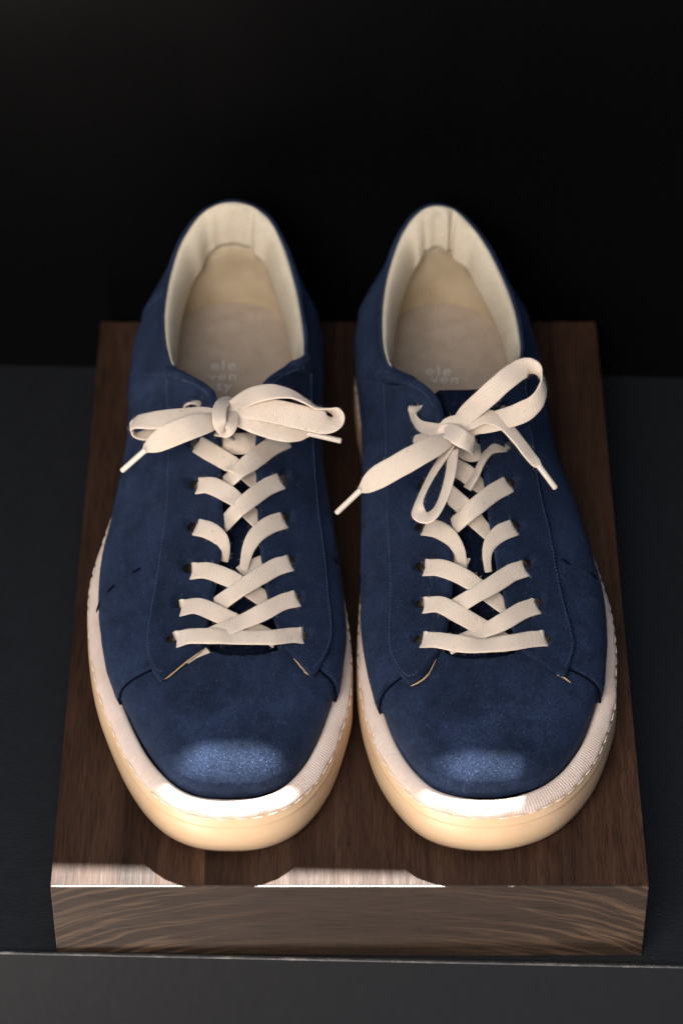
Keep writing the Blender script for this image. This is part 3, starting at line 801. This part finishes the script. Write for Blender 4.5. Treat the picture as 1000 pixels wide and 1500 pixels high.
# ---- left of the photo
A = Shoe(A_T, 'navy suede sneaker on the left, its bow spread wide with flat sideways loops', 'A',
    {0: 0, 7: .001, 9: .0075, 13: .009, 18: .008, 21: .001, 24: .001, 26: .007, 32: .010, 36: .006, 39: .001, 43: 0},
    {0: .0083, 4: .0078, 7: .0072, 9: .0060, 20: .0060, 26: .0050, 37: .0055, 40: .0070, 43: .0083},
    {0: 0, 7: 0, 9: .0022, 12: .0010, 17: 0, 26: .001, 28: .0035, 34: .0035, 37: .0010, 39: 0, 43: 0})
FA_L = [(250,541),(250,600),(251,650),(248,730),(238,810),(227,870),(217,930),(216,956),(223,982),(233,998),(241,1000),(268,976),(296,956),(303,944),(308,912),(316,874),(325,822),(330,770),(329,710),(328,650),(325,605),(320,580),(314,569),(300,556),(280,544),(258,538)]
FA_R = [(449,524),(450,600),(453,650),(458,730),(470,810),(477,870),(482,922),(479,954),(467,980),(456,995),(448,990),(432,970),(413,948),(399,912),(389,874),(381,822),(376,770),(373,710),(371,650),(372,605),(376,575),(380,564),(392,548),(408,536),(428,526)]
HA_L = [(252,940,7,6,0),(265,888,6.5,6,0),(278,836,7,6.5,0),(284,774,6.5,7,0),(287,713,6,7,0),(288,652,6,6,0),(294,594,6,5,0)]
HA_R = [(445,935,7,6,0),(434,880,6,6,0),(424,824,6,6.5,0),(416,761,6.5,6.5,0),(411,704,6,7,0),(417,646,6,6,0),(420,592,6,5,0)]
TA = [(990,300,410,.042),(955,306,402,.0445),(905,310,397,.0475),(860,318,386,.053),(800,326,379,.059),(740,330,375,.0655),(680,329,372,.0715),(635,327,372,.0765),(600,330,372,.079),(590,338,366,.0795)]
cfgA = dict(seed=1.3, inner=[[(316,640,.0750,1.25),(334,648,.0785,1.25),(350,650,.0790,1.25),(366,648,.0785,1.25),(384,640,.0750,1.25)]], creases=[(-9, 4, -.0016), (-18, 5, -.0010), (-30, 5, .0009), (9, 3.5, -.0018), (15, 4, .0008), (25, 6, -.0010)], yaw=.0, text=[('ele', 327, 533, 38), ('ven', 326, 549, 42), ('ty', 328, 563, 24)],
  stitch=[[(254,545),(254,600),(255,650),(252,730),(242,810),(231,870),(221,930),(220,955),(227,979),(237,992),(246,988)],
          [(257,542),(278,548),(297,559),(310,572),(316,584)],
          [(445,528),(446,600),(449,650),(454,730),(466,810),(473,870),(478,922),(475,952),(463,976),(452,988)],
          [(440,528),(428,530),(410,540),(396,551),(384,567)]],
  raw=[[(236,1001),(250,993),(268,978),(290,961),(300,952)], [(456,995),(448,990),(438,978),(428,967)]],
  seam=[[(232,1000),(205,1018),(180,1046)]],
  marks=[[(196,844),(206,838),(217,832)], [(161,872),(168,865),(176,858)], [(148,899),(150,890),(153,882)], [(482,818),(487,824),(491,832)]],
  strands=[
   # under-strands seen in the gap
   [(300,948,-.0015),(285,958,-.001,.7),(272,970,-.001,.4)],
   [(352,838,-.002,.7),(366,829,-.003,.7),(385,822,-.003,.7)],
   # crossing strands, lower ones first
   [(256,893,-.001,.7,0,.0007),(268,891,.0042,.95,0,.0006),(290,888,.0048),(320,900,.0038),(350,914,.002),(385,928,-.001),(405,940,-.0025)],
   [(446,877,-.0015,.6,0,.0006),(432,878,.0045,.8,0,.0007),(412,883,.0052,.95),(385,897,.0052),(355,911,.0048),(330,921,.004),(305,932,.002)],
   [(248,938,-.001,.7,0,.0007),(261,937,.0045,.95,0,.0007),(280,932,.0058),(315,932,.0060),(350,934,.0062),(395,934,.0060),(425,931,.0056),(440,932,.0045,.95,0,.0007),(452,934,-.001,.7,0,.0007)],
   [(272,838,-.001,.7,0,.0007),(284,837,.0042,.95,0,.0007),(304,836,.0048),(330,845,.0038),(356,858,.0018),(384,876,-.0015),(402,888,-.003)],
   [(434,823,-.001,.7,0,.0007),(422,826,.0042,.95,0,.0006),(404,831,.0052),(378,846,.0054),(350,864,.0044),(330,878,.0022),(312,892,-.002)],
   [(280,772,-.001,.7,0,.0007),(290,773,.0042,.95,0,.0007),(306,777,.0048),(322,788,.0036,.85),(329,803,.0012,.6),(328,822,-.003,.5)],
   [(426,760,-.001,.7,0,.0006),(413,763,.0042,.9,0,.0007),(395,769,.0048),(376,783,.0040,.9),(364,803,.0024,.7),(358,828,-.001,.5),(357,842,-.003,.4)],
   [(281,713,-.001,.7,0,.0007),(292,712,.0042,.95,0,.0007),(308,711,.0048),(330,721,.0038),(350,736,.0018),(370,756,-.0015),(390,776,-.003)],
   [(420,703,-.001,.7,0,.0006),(409,706,.0042,.95,0,.0006),(392,713,.0052),(368,730,.0054),(345,750,.0038),(328,768,-.001)],
   [(281,640,-.001,.7),(291,652,.0042,1.05),(308,662,.0048,1.05),(332,676,.0038),(350,687,.0018),(370,703,-.0015),(388,722,-.003)],
   [(434,632,-.001,.8),(418,645,.0048,1.05),(398,654,.0054,1.05),(370,675,.0054,1.05),(346,694,.0040),(328,710,-.001)],
   # curl leaving the top eyelet
   [(298,600,-.001,.5,60),(291,591,.003,.5,60),(280,590,.0065,.5,60),(272,597,.007,.55,60),(274,612,.006,.6,40),(292,616,.006,.7)],
   [(428,596,-.001,.6),(414,600,.004,.8),(392,606,.006,.9),(360,612,.006)]],
  bow=[
   ('bow_loop', [(326,610,.0925,.5),(300,608,.095,.8),(262,612,.098,.95,8),(222,616,.098,.9,12),(200,618,.096,.8,25),(193,626,.092,.75,70),(197,637,.089,.7,120),(216,637,.089,.75,150),(250,632,.090,.8,165),(300,622,.0905,.7,175)], .0098),
   ('bow_loop', [(330,604,.0930,.5),(345,593,.097,.75,-5),(368,580,.1035,.9,-10),(397,574,.1070,.9,-20),(425,577,.107,.75,-40),(446,587,.105,.6,-55),(463,597,.102,.5,-60),(480,600,.101,.55,-80),(492,604,.1000,.8,-110),(492,614,.0985,1.0,-145),(476,619,.0990,1.1,-176),(440,611,.1000,1.12,-182),(400,602,.1005,1.1,-182),(362,600,.0985,.85,-182),(335,605,.0945,.5,-182)], .0096),
   ('lace_end', [(322,614,.0930,.6),(304,618,.0975,1),(278,626,.099,1.15),(250,637,.0965,1.15),(230,647,.092,1.0),(218,655,.0890,.6),(212,660,.0880,.28)], .0096),
   ('lace_end', [(328,612,.0925,.5),(350,612,.0955,.85),(385,622,.0955,1.1),(415,630,.094,1.1),(438,633,.0925,.85),(449,634,.0920,.5),(455,635,.0915,.28)], .0096),
   ('knot', [(340,640,.085,.7),(329,633,.0935,.9),(322,620,.0995,1),(321,604,.1015,1.0),(325,592,.0995,1),(334,587,.094,.9),(342,592,.0885,.8)], .0060),
   ('knot', [(318,634,.087,.6),(332,634,.0955,.75),(340,622,.0985,.8),(341,608,.0970,.75),(334,598,.093,.7)], .0060)],
  aglets=[(214,658,.0885,178,690,.0770), (450,634,.0920,500,646,.0890)])
build(A, FA_L, FA_R, HA_L, HA_R, TA, cfgA)

# ---- right of the photo
B = Shoe(B_T, 'navy suede sneaker on the right, one bow loop standing up and one hanging down', 'B',
    {0: 0, 4: .001, 6: .004, 8: .010, 12: .011, 15: .006, 17: .006, 19: .008, 21: .001, 23: .004, 25: .005, 28: .002, 32: .002, 35: .002, 38: 0, 43: 0},
    {0: .0083, 4: .0070, 6: .0052, 9: .0045, 18: .0050, 24: .0060, 36: .0065, 39: .0075, 43: .0083},
    {0: 0, 5: 0, 8: .0018, 12: .0014, 14: 0, 25: 0, 29: .0020, 33: .0035, 36: .0025, 38: .0, 43: 0})
FB_L = [(567,541),(568,600),(570,680),(571,713),(571,776),(573,860),(570,940),(577,975),(592,998),(604,1006),(624,991),(640,964),(649,948),(657,920),(663,872),(666,820),(666,775),(663,718),(661,668),(657,625),(650,594),(637,571),(618,555),(596,546),(575,540)]
FB_R = [(760,530),(766,600),(776,660),(788,734),(799,776),(812,839),(827,902),(838,944),(834,972),(825,995),(812,990),(788,975),(764,958),(752,936),(747,920),(736,882),(724,830),(715,778),(707,718),(701,662),(697,612),(701,580),(712,563),(728,550),(744,536)]
HB_L = [(614,940,7,6,0),(617,888,6.5,6,0),(617,833,7,6.5,0),(617,774,6.5,7,0),(622,712,6,7,0),(618,650,6,6,0),(612,596,6,5,0)]
HB_R = [(799,940,7,6,0),(786,884,6,6,0),(770,828,6,6.5,0),(753,773,6.5,6.5,0),(745,712,6,7,0),(740,655,6,6,0),(735,600,6,5,0)]
TB_ = [(995,640,765,.042),(962,650,752,.0445),(915,657,747,.0475),(870,663,734,.0525),(815,666,722,.0585),(755,665,712,.065),(700,663,705,.071),(650,659,701,.0765),(605,655,698,.081),(580,652,698,.0835),(571,658,690,.084)]
cfgB = dict(seed=5.1, inner=[[(660,645,.0780),(680,660,.0800),(690,664,.0800),(700,662,.0790),(708,656,.0760)]], creases=[(8, 3.5, .0012), (13, 3.5, -.0020), (21, 4, .0010), (28, 5, -.0014), (-10, 4, -.0009), (-22, 6, .0008)], yaw=-.03, text=[('ele', 642, 541, 38), ('ven', 651, 553, 42)],
  stitch=[[(571,545),(572,600),(574,680),(575,713),(575,776),(577,860),(574,940),(581,973),(595,993),(606,999),(616,992)],
          [(575,544),(596,550),(617,560),(634,575),(645,597)],
          [(756,534),(762,600),(772,660),(784,734),(795,776),(808,839),(823,902),(833,944),(830,970),(821,988)],
          [(750,538),(728,554),(714,568),(705,582)]],
  raw=[[(603,1008),(617,1001),(629,990),(640,968)], [(834,1003),(824,996),(814,991)]],
  seam=[[(600,1006),(572,1030),(555,1058)], [(828,999),(852,1014),(876,1046)]],
  marks=[[(818,822),(827,828),(836,836)], [(858,842),(864,848),(870,855)], [(529,846),(530,856),(531,864)]],
  strands=[
   [(660,822,-.001,.8),(672,826,-.002,.8),(684,830,-.003)],
   [(655,680,-.002),(680,692,-.002),(703,712,-.002),(725,730,-.003)],
   [(612,888,-.001,.7,0,.0007),(624,887,.0042,.95,0,.0007),(645,886,.0048),(672,900,.0038),(700,916,.002),(728,932,-.001),(745,944,-.0025)],
   [(797,886,-.001,.7,0,.0006),(783,889,.0045,.95,0,.0006),(764,895,.0054),(735,912,.0054),(705,926,.0050),(680,938,.0035),(655,948,.002)],
   [(610,941,-.001,.7,0,.0007),(622,938,.0045,.95,0,.0007),(642,938,.0058),(672,943,.0062),(705,946,.0062),(745,942,.0060),(775,937,.0056),(795,936,.0045,.95,0,.0007),(806,938,-.001,.7,0,.0007)],
   [(613,832,-.001,.7,0,.0007),(625,832,.0042,.95,0,.0007),(645,832,.0048),(672,842,.0038),(698,858,.0018),(722,876,-.0015),(742,892,-.003)],
   [(780,830,-.001,.7,0,.0006),(766,834,.0042,.95,0,.0006),(748,840,.0052),(720,858,.0054),(692,874,.0044),(672,886,.0022),(652,898,-.002)],
   [(612,774,-.001,.7,0,.0007),(624,773,.0042,.95,0,.0007),(642,776,.0048),(660,788,.0038,.85),(672,806,.0020,.65),(677,826,-.001,.5),(676,840,-.003,.5)],
   [(762,771,-.001,.7,0,.0006),(750,774,.0042,.9,0,.0007),(733,781,.0048,.95),(718,796,.0034,.75),(713,814,.0016,.5),(715,838,-.002,.4)],
   [(640,705,.002),(660,725,.003),(680,743,.0018),(702,768,-.0015),(718,784,-.003)],
   [(756,706,-.001,.7,0,.0006),(742,711,.0042,.95,0,.0006),(722,722,.0052),(698,741,.0054),(676,760,.0038),(656,778,-.001)],
   # twisted strand from the sixth eyelet
   [(740,652,.001,.9,20),(728,655,.005,.95,25),(714,664,.006,.6,55),(704,680,.0065,.5,70),(696,698,.0058,.5,60),(684,716,.002,.55,40)],
   # curl leaving the top left eyelet
   [(611,586,-.001,.7,0,.0006),(610,598,.004,.8,10,.001),(607,612,.0075,.75,35),(616,624,.009,.7,25),(636,630,.010,.8,10),(655,632,.011,.8)],
   [(600,652,.001,.8),(612,644,.003,.8),(630,640,.005,.9),(650,640,.007)]],
  bow=[
   ('bow_loop', [(668,622,.0965,.55),(682,608,.102,.9,4),(708,585,.109,1.0,6),(738,558,.115,1.0,8),(762,541,.1165,.95,14),(778,538,.1160,.9,50),(790,547,.1135,.9,85),(795,566,.110,.9,110),(786,588,.107,.85,140),(764,604,.104,1,165),(735,614,.1010,1,176),(705,622,.098,.9,180),(680,628,.0955,.6,180)], .0092),
   ('bow_loop', [(660,648,.0945,.6,20),(650,668,.0945,.75,50),(634,693,.0925,.75,58),(619,722,.0895,.7,62),(612,742,.0875,.7,50),(615,755,.0865,.7,-5),(628,758,.0865,.75,-30),(641,746,.0885,.75,-50),(652,722,.0920,.75,-52),(660,692,.0950,.72,-50),(664,660,.0955,.55,-30)], .0090),
   ('lace_end', [(660,640,.0955,.6),(642,650,.1000,.95),(612,666,.1010,1.1),(580,684,.0980,1.1),(552,700,.0935,1.05),(536,712,.090,.7),(527,718,.0880,.28)], .0096),
   ('lace_end', [(664,632,.0965,.6),(684,618,.1000,.9,-5),(712,610,.1020,.85,-15),(738,622,.1000,.8,-30),(758,644,.0950,.75,-35),(774,665,.0905,.7,-35),(784,677,.0880,.55,-20),(789,683,.0870,.28)], .0092),
   ('knot', [(645,652,.0890,.7),(652,633,.0975,.9),(662,633,.1010,1),(676,642,.1020,1),(690,650,.0985,.95),(694,658,.093,.7)], .0082),
   ('knot', [(700,634,.0935,.7),(690,619,.0985,.85),(672,616,.1000,.8),(655,620,.0985,.75),(644,632,.0935,.6)], .0066)],
  aglets=[(529,717,.0885,492,752,.0770), (788,681,.0872,814,716,.0790)])
build(B, FB_L, FB_R, HB_L, HB_R, TB_, cfgB)
